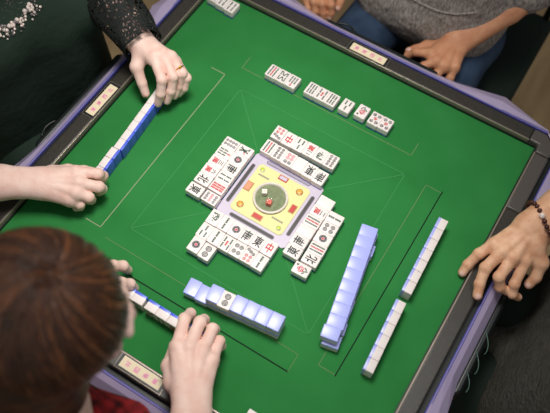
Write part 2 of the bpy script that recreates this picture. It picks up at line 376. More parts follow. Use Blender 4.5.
# ---- centre console
b = MB(); q = .0833; r = .006
b.prism([(-q, -q+r), (-q+r, -q), (q-r, -q), (q, -q+r), (q, q-r), (q-r, q), (-q+r, q), (-q, q-r)], 0, .0035); con = b.build('dice_console', M['conl'], table, bevel=.001)
b = MB(); q = .0625; b.prism([(-q, -q+r), (-q+r, -q), (q-r, -q), (q, -q+r), (q, q-r), (q-r, q), (-q+r, q), (-q, q-r)], .0035, .0050); b.build('yellow_panel', M['cony'], con, bevel=.0006)
for k in range(4):
    def stad(a, w, d, n=8):
        P = []
        for s in (1, -1):
            for i in range(n+1):
                t = -math.pi/2+math.pi*i/n; P.append((s*(a-w+w*math.cos(t)), d+s*w*math.sin(t)))
        return P
    b = MB(); b.prism(R2(k, stad(.0535, .0046, .0730)), .0033, .0040, 0); b.prism(R2(k, stad(.0520, .0030, .0730)), .0040, .0043, 1)
    b.build('stick_groove', [mat('groove_rim', (120, 112, 124), .4), M['grv']] if k else [mat('groove_rim', (110, 102, 116), .4), mat('pale_groove', (158, 150, 172), .4)], con)
b = MB(); b.lathe((0, 0, .005), [(.0365, 0), (.0372, .004), (.0360, .006), (.0325, .006), (.0312, .001)], 48, caps=False); b.build('bowl_ring', M['ring'], con)
b = MB(); b.lathe((0, 0, .005), [(.0326, 0), (.0326, .0012)], 48, smooth=False); b.build('dice_bowl', M['dome'], con)
gm = mat('clear_acrylic', (30, 32, 30), .06, .5); gm.node_tree.nodes['Principled BSDF'].inputs['Alpha'].default_value = .08
b = MB(); b.lathe((0, 0, .0105), [(.034*math.cos(t), .017*math.sin(t)) for t in [i*math.pi/2/8 for i in range(8)]]+[(.0008, .017)], 40, caps=False); b.build('clear_dome', gm, con)
def rbtn(name, x, y, r, m):
    b = MB(); b.lathe((x, y, .005), [(r*1.3, 0), (r*1.3, .0010), (r*1.05, .0014)], 24, 1); b.lathe((x, y, .006), [(r, 0), (r, .0014), (r*.8, .0020)], 24, 0)
    o = b.build(name, [M[m], M['brz' if m == 'org' else 'ring']], con)
    return o
rbtn('round_button', -.0462, -.0445, .0058, 'org'); rbtn('round_button', .0430, .0455, .0058, 'org')
rbtn('round_button', -.0500, .0500, .0046, 'grn'); rbtn('round_button', .0495, -.0490, .0046, 'grn')
def qbtn(x, y, w, h, m, rim, rz=0):
    b = MB(); b.box((x, y, .0054), (w+.004, h+.004, .0016), 1, rz); b.box((x, y, .0062), (w, h, .0016), 0, rz); b.build('square_button', [M[m], M[rim]], con, bevel=.0004)
qbtn(-.0012, -.0500, .019, .009, 'redb', 'brz'); qbtn(.0515, .0040, .009, .017, 'redb', 'brz'); qbtn(-.0545, .0010, .011, .019, 'salm', 'brz'); qbtn(-.0020, .0548, .017, .008, 'conl', 'redb')
for (x, y) in ((-.0395, .0370), (.0375, -.0345)):
    b = MB()
    for i in range(6): b.box((x-.011+.0044*i, y+.0, .0053), (.0036, .0040, .0006), 0, -.3)
    o = b.build('panel_print', M['prt'], con)
# dice
def die(loc, rz, m, pip, label):
    r = empty('die', loc, label, 'die', None); s = .0112
    b = MB(); b.box((0, 0, s/2), (s, s, s)); o = b.build('cube_body', m, r, raw=True, bevel=.0012, seg=3)
    b = MB()
    for x, y in pip: b.lathe((x*s*.27, y*s*.27, s+.00005), [(.0008, 0), (.0007, .0001)], 10)
    for x in (-1, 1): b.box((s/2+.00005, x*s*.25, s/2), (.0002, .0013, .0013))
    b.build('pip', M['ik'] if m is M['died'] else M['ir'], r, raw=True); r.rotation_euler.z = rz; return r
die((-.0165, .0030, .0063), .5, M['die'], [(0, 0)], 'white die on the left in the round bowl at the centre of the table')
die((.0040, -.0125, .0063), .15, M['died'], [(-1, -1), (1, 1), (0, 0)], 'reddish die on the right in the round bowl at the centre of the table')

# ================================================================== TILES
TW, TL, TH = .0256, .0340, .0208
def rounded(w, l, z0, z1, rt, rb, n=3):
    """rounded slab, rt/rb the edge radii at top/bottom"""
    rc = .0018; prof = []
    for i in range(n+1):
        a = math.pi/2*i/n; prof.append((rb*(1-math.sin(a)), z0+rb*(1-math.cos(a))) if rb else None)
    prof = [q for q in prof if q] or [(0, z0)]
    t = [(rt*(1-math.cos(math.pi/2*i/n)), z1-rt+rt*math.sin(math.pi/2*i/n)) for i in range(n+1)] if rt else [(0, z1)]
    prof = [(q[0], q[1]) for q in prof] + t; V = []; ring = 0
    for ins, z in prof:
        P = []
        for sx, sy, a0 in ((1, 1, 0), (-1, 1, 90), (-1, -1, 180), (1, -1, 270)):
            for i in range(4):
                a = math.radians(a0+30*i); r_ = max(rc-ins, .0003)
                P.append((sx*(w/2-rc)+r_*math.cos(a), sy*(l/2-rc)+r_*math.sin(a), z))
        V += P; ring = len(P)
    F = [tuple(range(ring))[::-1], tuple(range(len(V)-ring, len(V)))]
    for j in range(len(prof)-1): F += [(j*ring+i, j*ring+(i+1) % ring, (j+1)*ring+(i+1) % ring, (j+1)*ring+i) for i in range(ring)]
    return V, F
def tile_mesh(name, z0, z1, rt, rb, m):
    V, F = rounded(TW, TL, z0, z1, rt, rb); me = bpy.data.meshes.new(name); me.from_pydata(V, [], F); me.materials.append(m)
    me.polygons.foreach_set('use_smooth', [True]*len(F)); me.set_sharp_from_angle(angle=math.radians(60)); me.update(); return me
me_body = tile_mesh('tile_body', -TH/2+TH*.27, TH/2, .0011, 0, M['white'])
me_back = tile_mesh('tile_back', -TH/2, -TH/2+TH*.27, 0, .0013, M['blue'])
me_back_lit = tile_mesh('tile_back', -TH/2, -TH/2+TH*.27, 0, .0013, M['blue_lit'])
INK = [M['ik'], M['ir'], M['ig'], M['igr'], M['ipk']]
def disc(b, x, y, r, mi, r0=0, z=0, n=18):
    for k in range(n):
        a, c = 2*math.pi*k/n, 2*math.pi*(k+1)/n
        if r0: b.add([(x+r0*math.cos(a), y+r0*math.sin(a), z), (x+r*math.cos(a), y+r*math.sin(a), z), (x+r*math.cos(c), y+r*math.sin(c), z), (x+r0*math.cos(c), y+r0*math.sin(c), z)], [(0, 1, 2, 3)], mi)
        else: b.add([(x, y, z), (x+r*math.cos(a), y+r*math.sin(a), z), (x+r*math.cos(c), y+r*math.sin(c), z)], [(0, 1, 2)], mi)
def coin(b, x, y, r, mi, z):
    disc(b, x, y, r, mi, r*.72, z, 14); disc(b, x, y, r*.58, mi, r*.34, z, 12); disc(b, x, y, r*.2, mi, 0, z, 8)
def stick(b, x, y, l, mi, z, w=.0026, rz=0):
    w *= 1.6; l *= 1.06
    n = 3
    for i in range(n):
        c = (i-(n-1)/2)*l/n; dx, dy = -math.sin(rz)*c, math.cos(rz)*c
        P = [(-w/2, -l/n*.42), (w/2, -l/n*.42), (w*.32, 0), (w/2, l/n*.42), (-w/2, l/n*.42), (-w*.32, 0)]
        cs, sn = math.cos(rz), math.sin(rz)
        b.add([(x+dx+px*cs-py*sn, y+dy+px*sn+py*cs, z) for px, py in P], [(0, 1, 2, 3, 4, 5)], mi)
CIR = {2: [(0, .0068), (0, -.0068)], 4: [(-.005, .0066), (.005, .0066), (-.005, -.0066), (.005, -.0066)],
 5: [(-.0058, .009), (.0058, .009), (0, 0), (-.0058, -.009), (.0058, -.009)],
 6: [(-.0046, .009), (.0046, .009), (-.0046, -.001), (.0046, -.001), (-.0046, -.0092), (.0046, -.0092)],
 7: [(-.0065, .0115), (0, .0088), (.0065, .0061), (-.0045, -.002), (.0045, -.002), (-.0045, -.0105), (.0045, -.0105)],
 8: [(x, y) for y in (.0108, .0036, -.0036, -.0108) for x in (-.0046, .0046)], 9: [(x, y) for y in (.0098, 0, -.0098) for x in (-.0066, 0, .0066)]}
_mk = {}
def marking(kind):
    if kind in _mk: return _mk[kind]
    z = TH/2+.00012; b = MB(); k = kind
    if k[0] == 'c':
        n = int(k[1])
        if n == 1:
            disc(b, 0, 0, .0083, 0, .0070, z, 28); disc(b, 0, 0, .0066, 3, .0034, z, 28)
            for i in range(10): disc(b, .0050*math.cos(i*.628), .0050*math.sin(i*.628), .0011, 0, 0, z+.00005, 8)
            disc(b, 0, 0, .0030, 4, 0, z, 16); disc(b, 0, 0, .0013, 1, 0, z+.00005, 10)
        else:
            r = {2: .0055, 4: .0040, 5: .0036, 6: .0036, 7: .0031, 8: .0030, 9: .0029}[n]
            for i, (x, y) in enumerate(CIR[n]):
                mi = 0
                if n == 5 and i == 2: mi = 1
                if n == 7 and i > 2: mi = 1
                if n == 6 and i > 1: mi = 4
                if n == 9: mi = (3, 4, 3)[i//3]
                if n in (8,): mi = 3
                if k.endswith('k'): mi = 0
                coin(b, x, y, r*1.14, mi, z)
    elif k[0] == 'b' and k[1] != '1':
        n = int(k[1])
        if k.endswith('r'):
            for y in (.0095, 0, -.0095):
                for x in (-.0055, 0, .0055): stick(b, x, y, .0085, 1, z, .0032)
        elif n == 2: stick(b, 0, .0073, .0125, 2, z, .0032); stick(b, 0, -.0073, .0125, 2, z, .0032)
        elif n == 3: stick(b, 0, .0070, .0115, 2, z); stick(b, -.005, -.0070, .0115, 2, z); stick(b, .005, -.0070, .0115, 2, z)
        elif n == 4: [stick(b, x, y, .0115, 2, z) for x in (-.005, .005) for y in (.007, -.007)]
        elif n == 5: [stick(b, x, y, .0115, 2, z) for x in (-.0068, .0068) for y in (.007, -.007)]; stick(b, 0, 0, .0115, 1, z, .003)
        elif n == 6: [stick(b, x, y, .0120, 2, z) for x in (-.0062, 0, .0062) for y in (.007, -.007)]
        elif n == 7: stick(b, 0, .0108, .0072, 1, z); [stick(b, x, y, .0085, 2, z) for x in (-.0062, 0, .0062) for y in (.0015, -.0085)]
        elif n == 8:
            for y, s in ((.007, 1), (-.007, -1)):
                stick(b, -.0078, y, .0115, 2, z, .0022); stick(b, .0078, y, .0115, 2, z, .0022)
                stick(b, -.0028, y, .0115, 2, z, .0022, .42*s); stick(b, .0028, y, .0115, 2, z, .0022, -.42*s)
        elif n == 9:
            for y in (.0095, 0, -.0095):
                for x, mi in ((-.0062, 2), (0, 1), (.0062, 2)): stick(b, x, y, .0088, mi, z)
    elif k == 'b1':      # bird tile
        disc(b, 0, .001, .0042, 2, 0, z, 12); disc(b, .0022, .0072, .0022, 2, 0, z+.00005, 10); disc(b, .0022, .0072, .0009, 1, 0, z+.0001, 8)
        for a in (-.7, -.25, .25, .7): stick(b, .006*math.sin(a)-.001, -.0072, .0105, 2, z, .0018, a)
        for a in (.9, 1.5): stick(b, -.0062, .004+.003*a, .0070, 2, z, .0018, a)
        stick(b, .0062, .002, .008, 1, z, .0016, -.9)
    elif k[0] == 'w':     # number over wan
        put_glyph(b, '一二三四五六七八九'[int(k[1])-1], 0, .0082, .0120, .0088 if k[1] != '1' else .0016, z, 0); put_glyph(b, '萬', 0, -.0052, .0145, .0135, z, 1)
    elif k == 'fl':
        for i in range(5): disc(b, .0045*math.cos(i*1.257+.3), .0045*math.sin(i*1.257+.3)+.0015, .0030, (4, 1)[i % 2], .0012, z, 10)
        stick(b, -.001, -.0095, .0085, 2, z, .002, .3); stick(b, .004, -.008, .0070, 2, z, .002, -.7); stick(b, -.0062, -.006, .006, 2, z, .002, .9); put_glyph(b, '春', .0066, .0108, .0052, .0052, z, 0)
    elif k[0] == 'z':
        ch = k[1]; mi = {'中': 1, '發': 2}.get(ch, 0)
        put_glyph(b, ch, 0, 0, .0178 if ch != '中' else .0140, .0235, z, mi)
    if not b.v: _mk[kind] = None; return None
    me = bpy.data.meshes.new('tile_marking'); me.from_pydata(b.v, [], b.f)
    for mm in INK: me.materials.append(mm)
    me.polygons.foreach_set('material_index', b.m); me.update(); _mk[kind] = me; return me
def tile(kind, x, y, z, rz, pose, label, group, lit_back=False, jit=.012):
    """x, y: tile centre; z: its underside; pose: up / down / stand (face turned to local -y)"""
    r = bpy.data.objects.new('mahjong_tile', None); r.empty_display_size = .01; COL.objects.link(r)
    rz += random.uniform(-jit, jit)
    if pose == 'up': r.rotation_euler = (0, 0, rz); zc = z+TH/2
    elif pose == 'down': r.rotation_euler = (0, math.pi, rz); zc = z+TH/2
    else: r.rotation_euler = (math.pi/2, 0, rz); zc = z+TL/2
    r.location = (x, y, zc+TZ+.0002); tagit(r, label, 'tile', group)
    for nm, me in (('tile_body', me_body), ('tile_back', me_back_lit if lit_back else me_back), ('tile_marking', marking(kind) if kind else None)):
        if me is None: continue
        o = bpy.data.objects.new(nm, me); COL.objects.link(o); o.parent = r
        if nm == 'tile_back': o['label'] = 'blue back layer'
    return r
NAMES = {'': 'blank white', 'c1': 'one big circle', 'c2': 'two circle', 'c4': 'four circle', 'c5': 'red-centred circles', 'c6': 'six small circle', 'c7': 'grey and red circles', 'c8': 'grey eight circle',
 'c9': 'pinkish grid of circles', 'b1': 'green bird', 'b2': 'long two-stick bamboo', 'b3': 'three-stick bamboo', 'b4': 'four-stick bamboo', 'b5': 'red-centred bamboo', 'b6': 'six-stick bamboo',
 'b7': 'red-topped bamboo', 'b8': 'zigzag bamboo', 'b9': 'red-striped bamboo', 'b9r': 'all-red bamboo', 'fl': 'coloured flower'}
def nm(k):
    if k in NAMES: return NAMES[k]
    if k.endswith('k') and k[:-1] in NAMES: return NAMES[k[:-1]]
    if k[0] == 'w': return 'red character'
    return {'中': 'red centre', '發': 'green character'}.get(k[1], 'black %s character' % {'東': 'east', '南': 'south', '西': 'west', '北': 'north'}.get(k[1]))
ORD = ['first', 'second', 'third', 'fourth', 'fifth', 'sixth', 'seventh', 'eighth', 'ninth', 'tenth', 'eleventh']
PH = math.pi/2; ST = .0257
def row(kinds, start, d, rz, what, group, rzs={}, offs={}, jit=.012):
    for i, k in enumerate(kinds):
        ox, oy = offs.get(i, (0, 0)); j = random.uniform(-.0006, .0006)
        x = start[0]+d[0]*ST*i+ox + j*abs(d[1]); y = start[1]+d[1]*ST*i+oy + j*abs(d[0])
        tile(k, x, y, 0, rzs.get(i, rz), 'up', f'{nm(k)} tile, {ORD[i]} of {what}', group, jit=jit)
# left discards (their rows run away from the camera side)
G = 'discards left of the centre console'
row(['c8', 'b7', 'w3', 'w6', 'z北', 'z東'], (-.1365, .0600), (0, -1), -PH, 'outer row left of console, from far end', G, offs={5: (-.0008, -.0032)})
row(['b1', 'c1', 'z南', 'b4', 'b9r', 'c9'], (-.1018, .0602), (0, -1), -PH, 'inner row left of console, from far end', G, offs={5: (.0062-.0048, -.0030)})
G = 'discards on the far side of the centre console'
row(['b9', 'c8k', 'c6', '', 'z東', 'z南'], (-.0640, .0968), (1, -.035), math.pi, 'inner row beyond console, from the left', G)
row(['c7', 'z中', 'b3', 'w2', 'z發', 'c8k'], (-.0635, .1365), (1, .02), math.pi, 'outer row beyond console, from the left', G, offs={0: (-.0006, .0012), 5: (0, -.001)})
G = 'discards right of the centre console'
row(['', 'w2', 'b9', '', 'z南', 'z東'], (.1030, .0455), (0, -1), PH, 'inner row right of console, from far end', G, rzs={1: -PH}, offs={0: (.0012, 0)})
row(['b2', 'c4', 'c1', 'b9', 'z北', 'fl'], (.1375, .0238), (.045, -1), PH+.03, 'outer row right of console, from far end', G, offs={5: (-.0055, -.003)})
G = 'discards on the near side of the centre console'
row(['z發', 'b2', 'c1', 'z南', 'z東', 'z中'], (-.0682, -.1045), (1, .02), 0, 'top row below console, from the left', G)
row(['b3', 'b2', 'b5', 'c4', 'c7', 'b2'], (-.0680, -.1392), (1, .01), 0, 'middle row below console, from the left', G)
row(['c1', 'c2'], (-.0662, -.1735), (1.04, -.05), 0, 'short third row below console, from the left', G, offs={1: (0, -.0010)})
# tiles laid out in front of the far player
def meld(kinds, x0, y, G, what, tilt=0):
    for i, k in enumerate(kinds):
        tile(k, x0+TW/2+ST*i, y+tilt*i, 0, math.pi-.02, 'up', f'{nm(k)} tile, {what[i]}', G)
meld(['b9', 'b8', 'b7'], -.1745, .2722, 'three revealed tiles at the left end of the far row', ['leftmost of the far row before the far player', 'second from the left of the far row', 'third from the left of the far row'])
meld(['b6', 'b5', 'b6'], -.0762, .2775, 'middle trio of the far row', ['fourth from the left of the far row', 'fifth from the left of the far row', 'sixth from the left of the far row'])
meld(['b3'], .0105, .2802, None, ['alone right of the middle trio of the far row'], 0)
meld(['fl'], .0470, .2855, None, ['alone, just left of the last pair in the far row'])
meld(['c5', 'c5'], .0805, .2840, 'pair at the right end of the far row', ['left one of the pair ending the far row', 'rightmost of the far row'], .0003)
meld(['b5', 'b4', 'b4'], -.4085, .3870, 'tiles in the far left corner of the felt', ['leftmost in the far left corner, cut by the photo edge', 'middle one in the far left corner', 'right one in the far left corner'], -.0030)
# near wall: two single tiles, then six stacks of two
G = 'face-down wall in front of the near player'
wl = [(-.0200, -.2515), (.0055, -.2510)]
for i, (x, y) in enumerate(wl): tile('b2', x, y, 0, .10, 'down', f'blue-backed tile lying single, {("leftmost", "second from the left")[i]} of the near wall', G, lit_back=True)
for i in range(6):
    x = .0290+.0251*i; y = -.2470+.0030*i
    tile('c5', x, y, 0, .10, 'down', f'lower blue-backed tile of {ORD[i]} stack from left in near wall', G, lit_back=True)
    up = i == 1
    tile('c2' if up else 'c5', x-.0008, y+.0012 - (.002 if i == 1 else 0), TH, .10, 'up' if up else 'down',
         'face-up two circle tile on top of the near wall' if up else f'top blue-backed tile of {ORD[i]} stack from left in near wall', G, lit_back=True)
# right wall: ten stacks of two
G = 'face-down wall on the right side of the table'
for i in range(10):
    f = i/9; x = .2115+.0425*f; y = .0250-.2200*f
    if i == 9: x -= .003
    dx = (.0, .004, .0005, .0, .0, .0, .001, .0, .002, .004)[i]
    tile('c5', x+.003+dx, y-.0015-(.004 if i == 9 else 0)+(.002 if i == 0 else 0), 0, PH+.19, 'down', f'lower blue-backed tile of {ORD[i]} stack from far end in right-hand wall', G, lit_back=True)
    tile('c5', x, y, TH, PH+.19, 'down', f'top blue-backed tile of {ORD[i]} stack from far end in right-hand wall', G, lit_back=True)
# standing hands (face turned to their player)
def hand(n, p0, p1, rz, G, what, kinds='c5 b4 w3 b6 c2 b9 c8 w6'.split()):
    for i in range(n):
        t = (i+.5)/n; tile(kinds[i % len(kinds)], p0[0]+(p1[0]-p0[0])*t, p0[1]+(p1[1]-p0[1])*t, 0, rz, 'stand', f'{ORD[i]} white and blue standing tile {what}', G, lit_back=(p0[0] > 0), jit=.006)
hand(7, (.3265, .1360), (.3335, -.0460), PH+.038, 'standing tiles of the right player, far run', 'from far end of the far run before right player')
hand(6, (.3335, -.0660), (.3430, -.2200), PH+.062, 'standing tiles of the right player, near run', 'from far end of the near run before right player')
hand(3, (-.3215, -.1640), (-.3265, -.0855), -PH+.064, 'standing tiles of the left player, near run', 'from near end of the near run before left player')
hand(8, (-.3235, -.0850), (-.3390, .1200), -PH+.075, 'standing tiles of the left player, far run', 'from near end of the far run before left player')
hand(4, (-.1780, -.3270), (-.0765, -.3270), 0, 'standing tiles of the near player, left run', 'from left of the left run before near player')
hand(6, (-.0715, -.3275), (.0825, -.3275), 0, 'standing tiles of the near player, right run', 'from left of the right run before near player')
tile('', .2085, -.4035+.0, 0, 0, 'up', 'lone white tile at the near edge of the felt, mostly cut by the photo', None, jit=0)

# ================================================================== PEOPLE
HANDS = {
 'A': dict(wide=0.013,
  fore=[(0.2550, -0.6600, 0.0200, 0.0400), (0.1411, -0.4789, 0.1000, 0.0310), (0.1083, -0.4342, 0.0880, 0.0250)],
  idx=[(0.0371, -0.3752, 0.0800, 0.0127), (0.0154, -0.3239, 0.0700, 0.0108), (0.0120, -0.3030, 0.0440, 0.0097), (0.0100, -0.3020, 0.0220, 0.0086)],
  mid=[(0.0557, -0.3664, 0.0820, 0.0127), (0.0428, -0.3142, 0.0720, 0.0110), (0.0400, -0.3000, 0.0440, 0.0099), (0.0360, -0.3030, 0.0220, 0.0088)],
  rin=[(0.0782, -0.3593, 0.0780, 0.0121), (0.0678, -0.3116, 0.0660, 0.0103), (0.0660, -0.3040, 0.0400, 0.0094), (0.0580, -0.3040, 0.0200, 0.0084)],
  pin=[(0.0996, -0.3602, 0.0700, 0.0116), (0.0889, -0.3211, 0.0560, 0.0095), (0.0920, -0.3220, 0.0340, 0.0086), (0.0820, -0.3120, 0.0180, 0.0077)],
  thu=[(0.0660, -0.4314, 0.0700, 0.0155), (0.0396, -0.4067, 0.0580, 0.0138), (0.0220, -0.3680, 0.0400, 0.0105), (0.0300, -0.3500, 0.0200, 0.0095)],
 ),
 'B': dict(wide=0.012,
  fore=[(-0.3300, -0.6200, 0.0400, 0.0380), (-0.1644, -0.4800, 0.0900, 0.0300), (-0.1726, -0.4087, 0.0750, 0.0240)],
  idx=[(-0.1423, -0.3590, 0.0680, 0.0119), (-0.1277, -0.3265, 0.0580, 0.0108), (-0.1180, -0.3153, 0.0420, 0.0099), (-0.1130, -0.3125, 0.0220, 0.0089)],
  mid=[(-0.1654, -0.3465, 0.0700, 0.0121), (-0.1603, -0.3075, 0.0600, 0.0110), (-0.1506, -0.2934, 0.0440, 0.0102), (-0.1458, -0.2893, 0.0220, 0.0089)],
  rin=[(-0.1926, -0.3510, 0.0680, 0.0119), (-0.1993, -0.3216, 0.0580, 0.0104), (-0.1970, -0.3086, 0.0400, 0.0095), (-0.1936, -0.3063, 0.0200, 0.0084)],
  pin=[(-0.2158, -0.3533, 0.0620, 0.0108), (-0.2276, -0.3306, 0.0500, 0.0094), (-0.2276, -0.3175, 0.0340, 0.0084), (-0.2227, -0.3163, 0.0180, 0.0076)],
  thu=[(-0.1486, -0.3917, 0.0600, 0.0150), (-0.1358, -0.3724, 0.0500, 0.0130), (-0.1293, -0.3548, 0.0350, 0.0105), (-0.1260, -0.3414, 0.0200, 0.0095)],
 ),
 'C': dict(wide=0.011,
  fore=[(-0.5497, -0.3735, 0.1000, 0.0400), (-0.4512, -0.2866, 0.0700, 0.0300), (-0.3895, -0.2430, 0.0620, 0.0245)],
  idx=[(-0.3457, -0.1850, 0.0620, 0.0122), (-0.3091, -0.1629, 0.0560, 0.0112), (-0.3068, -0.1547, 0.0380, 0.0102), (-0.3099, -0.1558, 0.0200, 0.0090)],
  mid=[(-0.3238, -0.2023, 0.0640, 0.0122), (-0.2890, -0.1855, 0.0560, 0.0112), (-0.2909, -0.1791, 0.0360, 0.0100), (-0.2995, -0.1825, 0.0200, 0.0090)],
  rin=[(-0.3167, -0.2220, 0.0600, 0.0118), (-0.2948, -0.2124, 0.0480, 0.0104), (-0.2975, -0.2081, 0.0300, 0.0093), (-0.3073, -0.2096, 0.0160, 0.0082)],
  pin=[(-0.3218, -0.2375, 0.0500, 0.0110), (-0.3049, -0.2313, 0.0380, 0.0094), (-0.3090, -0.2306, 0.0240, 0.0084), (-0.3186, -0.2346, 0.0140, 0.0074)],
  thu=[(-0.3911, -0.2086, 0.0500, 0.0150), (-0.3726, -0.1843, 0.0400, 0.0130), (-0.3535, -0.1610, 0.0260, 0.0105), (-0.3417, -0.1494, 0.0160, 0.0092)],
 ),
 'D': dict(wide=0.011,
  fore=[(-0.6045, 0.2028, 0.1300, 0.0420), (-0.4966, 0.1654, 0.1150, 0.0330), (-0.4148, 0.1312, 0.1000, 0.0255)],
  idx=[(-0.3619, 0.1101, 0.1040, 0.0124), (-0.3211, 0.0792, 0.0880, 0.0106), (-0.3170, 0.0631, 0.0600, 0.0095), (-0.3202, 0.0536, 0.0340, 0.0086)],
  mid=[(-0.3507, 0.1270, 0.1040, 0.0124), (-0.3073, 0.0993, 0.0860, 0.0108), (-0.3038, 0.0827, 0.0580, 0.0097), (-0.3078, 0.0695, 0.0340, 0.0086)],
  rin=[(-0.3351, 0.1333, 0.0980, 0.0119), (-0.2997, 0.1208, 0.0800, 0.0106), (-0.3001, 0.1062, 0.0520, 0.0095), (-0.3028, 0.0902, 0.0320, 0.0084)],
  pin=[(-0.3249, 0.1354, 0.0860, 0.0108), (-0.2909, 0.1250, 0.0660, 0.0092), (-0.2919, 0.1122, 0.0440, 0.0084), (-0.2996, 0.1021, 0.0280, 0.0076)],
  thu=[(-0.4017, 0.1118, 0.0920, 0.0155), (-0.3910, 0.0821, 0.0800, 0.0130), (-0.3693, 0.0672, 0.0560, 0.0105), (-0.3573, 0.0593, 0.0360, 0.0092)],
 ),
 'E': dict(wide=0.014,
  fore=[(0.6057, 0.3769, 0.1400, 0.0440), (0.5183, 0.2441, 0.1050, 0.0400), (0.4865, 0.1884, 0.0780, 0.0310)],
  idx=[(0.4346, 0.1232, 0.0580, 0.0126), (0.4184, 0.0975, 0.0440, 0.0109), (0.4104, 0.0761, 0.0240, 0.0101), (0.4089, 0.0609, 0.0120, 0.0092)],
  mid=[(0.4534, 0.1144, 0.0640, 0.0128), (0.4408, 0.0728, 0.0520, 0.0113), (0.4460, 0.0454, 0.0340, 0.0103), (0.4533, 0.0266, 0.0240, 0.0095)],
  rin=[(0.4768, 0.1153, 0.0620, 0.0124), (0.4712, 0.0728, 0.0460, 0.0109), (0.4831, 0.0653, 0.0260, 0.0099), (0.4994, 0.0712, 0.0140, 0.0089)],
  pin=[(0.4999, 0.1266, 0.0540, 0.0118), (0.5038, 0.0820, 0.0340, 0.0101), (0.5108, 0.0702, 0.0160, 0.0090), (0.5240, 0.0765, 0.0040, 0.0082)],
  thu=[(0.5044, 0.1608, 0.0660, 0.0165), (0.5289, 0.1430, 0.0480, 0.0140), (0.5346, 0.1216, 0.0280, 0.0112), (0.5305, 0.1082, 0.0140, 0.0100)],
 ),
 'F': dict(wide=0.012,
  fore=[(0.2727, 0.9052, 0.0400, 0.0450), (0.2035, 0.7867, -0.0300, 0.0360), (0.1355, 0.6736, -0.0900, 0.0275)],
  idx=[(0.0977, 0.6073, -0.0900, 0.0120), (0.0613, 0.6008, -0.1000, 0.0105), (0.0445, 0.5979, -0.1200, 0.0095), (0.0423, 0.5917, -0.1350, 0.0090)],
  mid=[(0.1179, 0.5943, -0.0900, 0.0120), (0.0979, 0.5722, -0.1000, 0.0105), (0.0901, 0.5635, -0.1200, 0.0095), (0.0910, 0.5629, -0.1350, 0.0090)],
  rin=[(0.1428, 0.5967, -0.0950, 0.0118), (0.1346, 0.5758, -0.1100, 0.0105), (0.1322, 0.5739, -0.1300, 0.0095), (0.1391, 0.5763, -0.1400, 0.0090)],
  pin=[(0.1645, 0.6118, -0.1000, 0.0112), (0.1661, 0.5906, -0.1200, 0.0098), (0.1654, 0.5889, -0.1350, 0.0085), (0.1733, 0.5956, -0.1450, 0.0080)],
  thu=[(0.1074, 0.6587, -0.1050, 0.0160), (0.0733, 0.6464, -0.1150, 0.0135), (0.0530, 0.6264, -0.1200, 0.0110), (0.0398, 0.6150, -0.1250, 0.0100)],
 ),
 'G': dict(wide=0.012,
  fore=[(-0.2700, 0.9500, 0.0000, 0.0420), (-0.2400, 0.7800, -0.0600, 0.0340), (-0.2250, 0.7200, -0.0850, 0.0270)],
  idx=[(-0.2194, 0.6438, -0.0900, 0.0120), (-0.1946, 0.6180, -0.1000, 0.0105), (-0.1885, 0.6112, -0.1200, 0.0095), (-0.1875, 0.6063, -0.1300, 0.0090)],
  mid=[(-0.2404, 0.6383, -0.0900, 0.0120), (-0.2159, 0.6081, -0.1000, 0.0105), (-0.2060, 0.5997, -0.1200, 0.0095), (-0.2030, 0.5962, -0.1300, 0.0090)],
  rin=[(-0.2596, 0.6298, -0.0900, 0.0118), (-0.2368, 0.6025, -0.1000, 0.0105), (-0.2270, 0.5941, -0.1200, 0.0095), (-0.2240, 0.5905, -0.1300, 0.0090)],
  pin=[(-0.2797, 0.6239, -0.1000, 0.0112), (-0.2619, 0.6054, -0.1100, 0.0098), (-0.2476, 0.5929, -0.1200, 0.0085), (-0.2424, 0.5907, -0.1300, 0.0080)],
  thu=[(-0.2221, 0.7040, -0.1000, 0.0160), (-0.1925, 0.6730, -0.1000, 0.0135), (-0.1836, 0.6486, -0.1100, 0.0110), (-0.1815, 0.6363, -0.1200, 0.0100)],
 ),
}
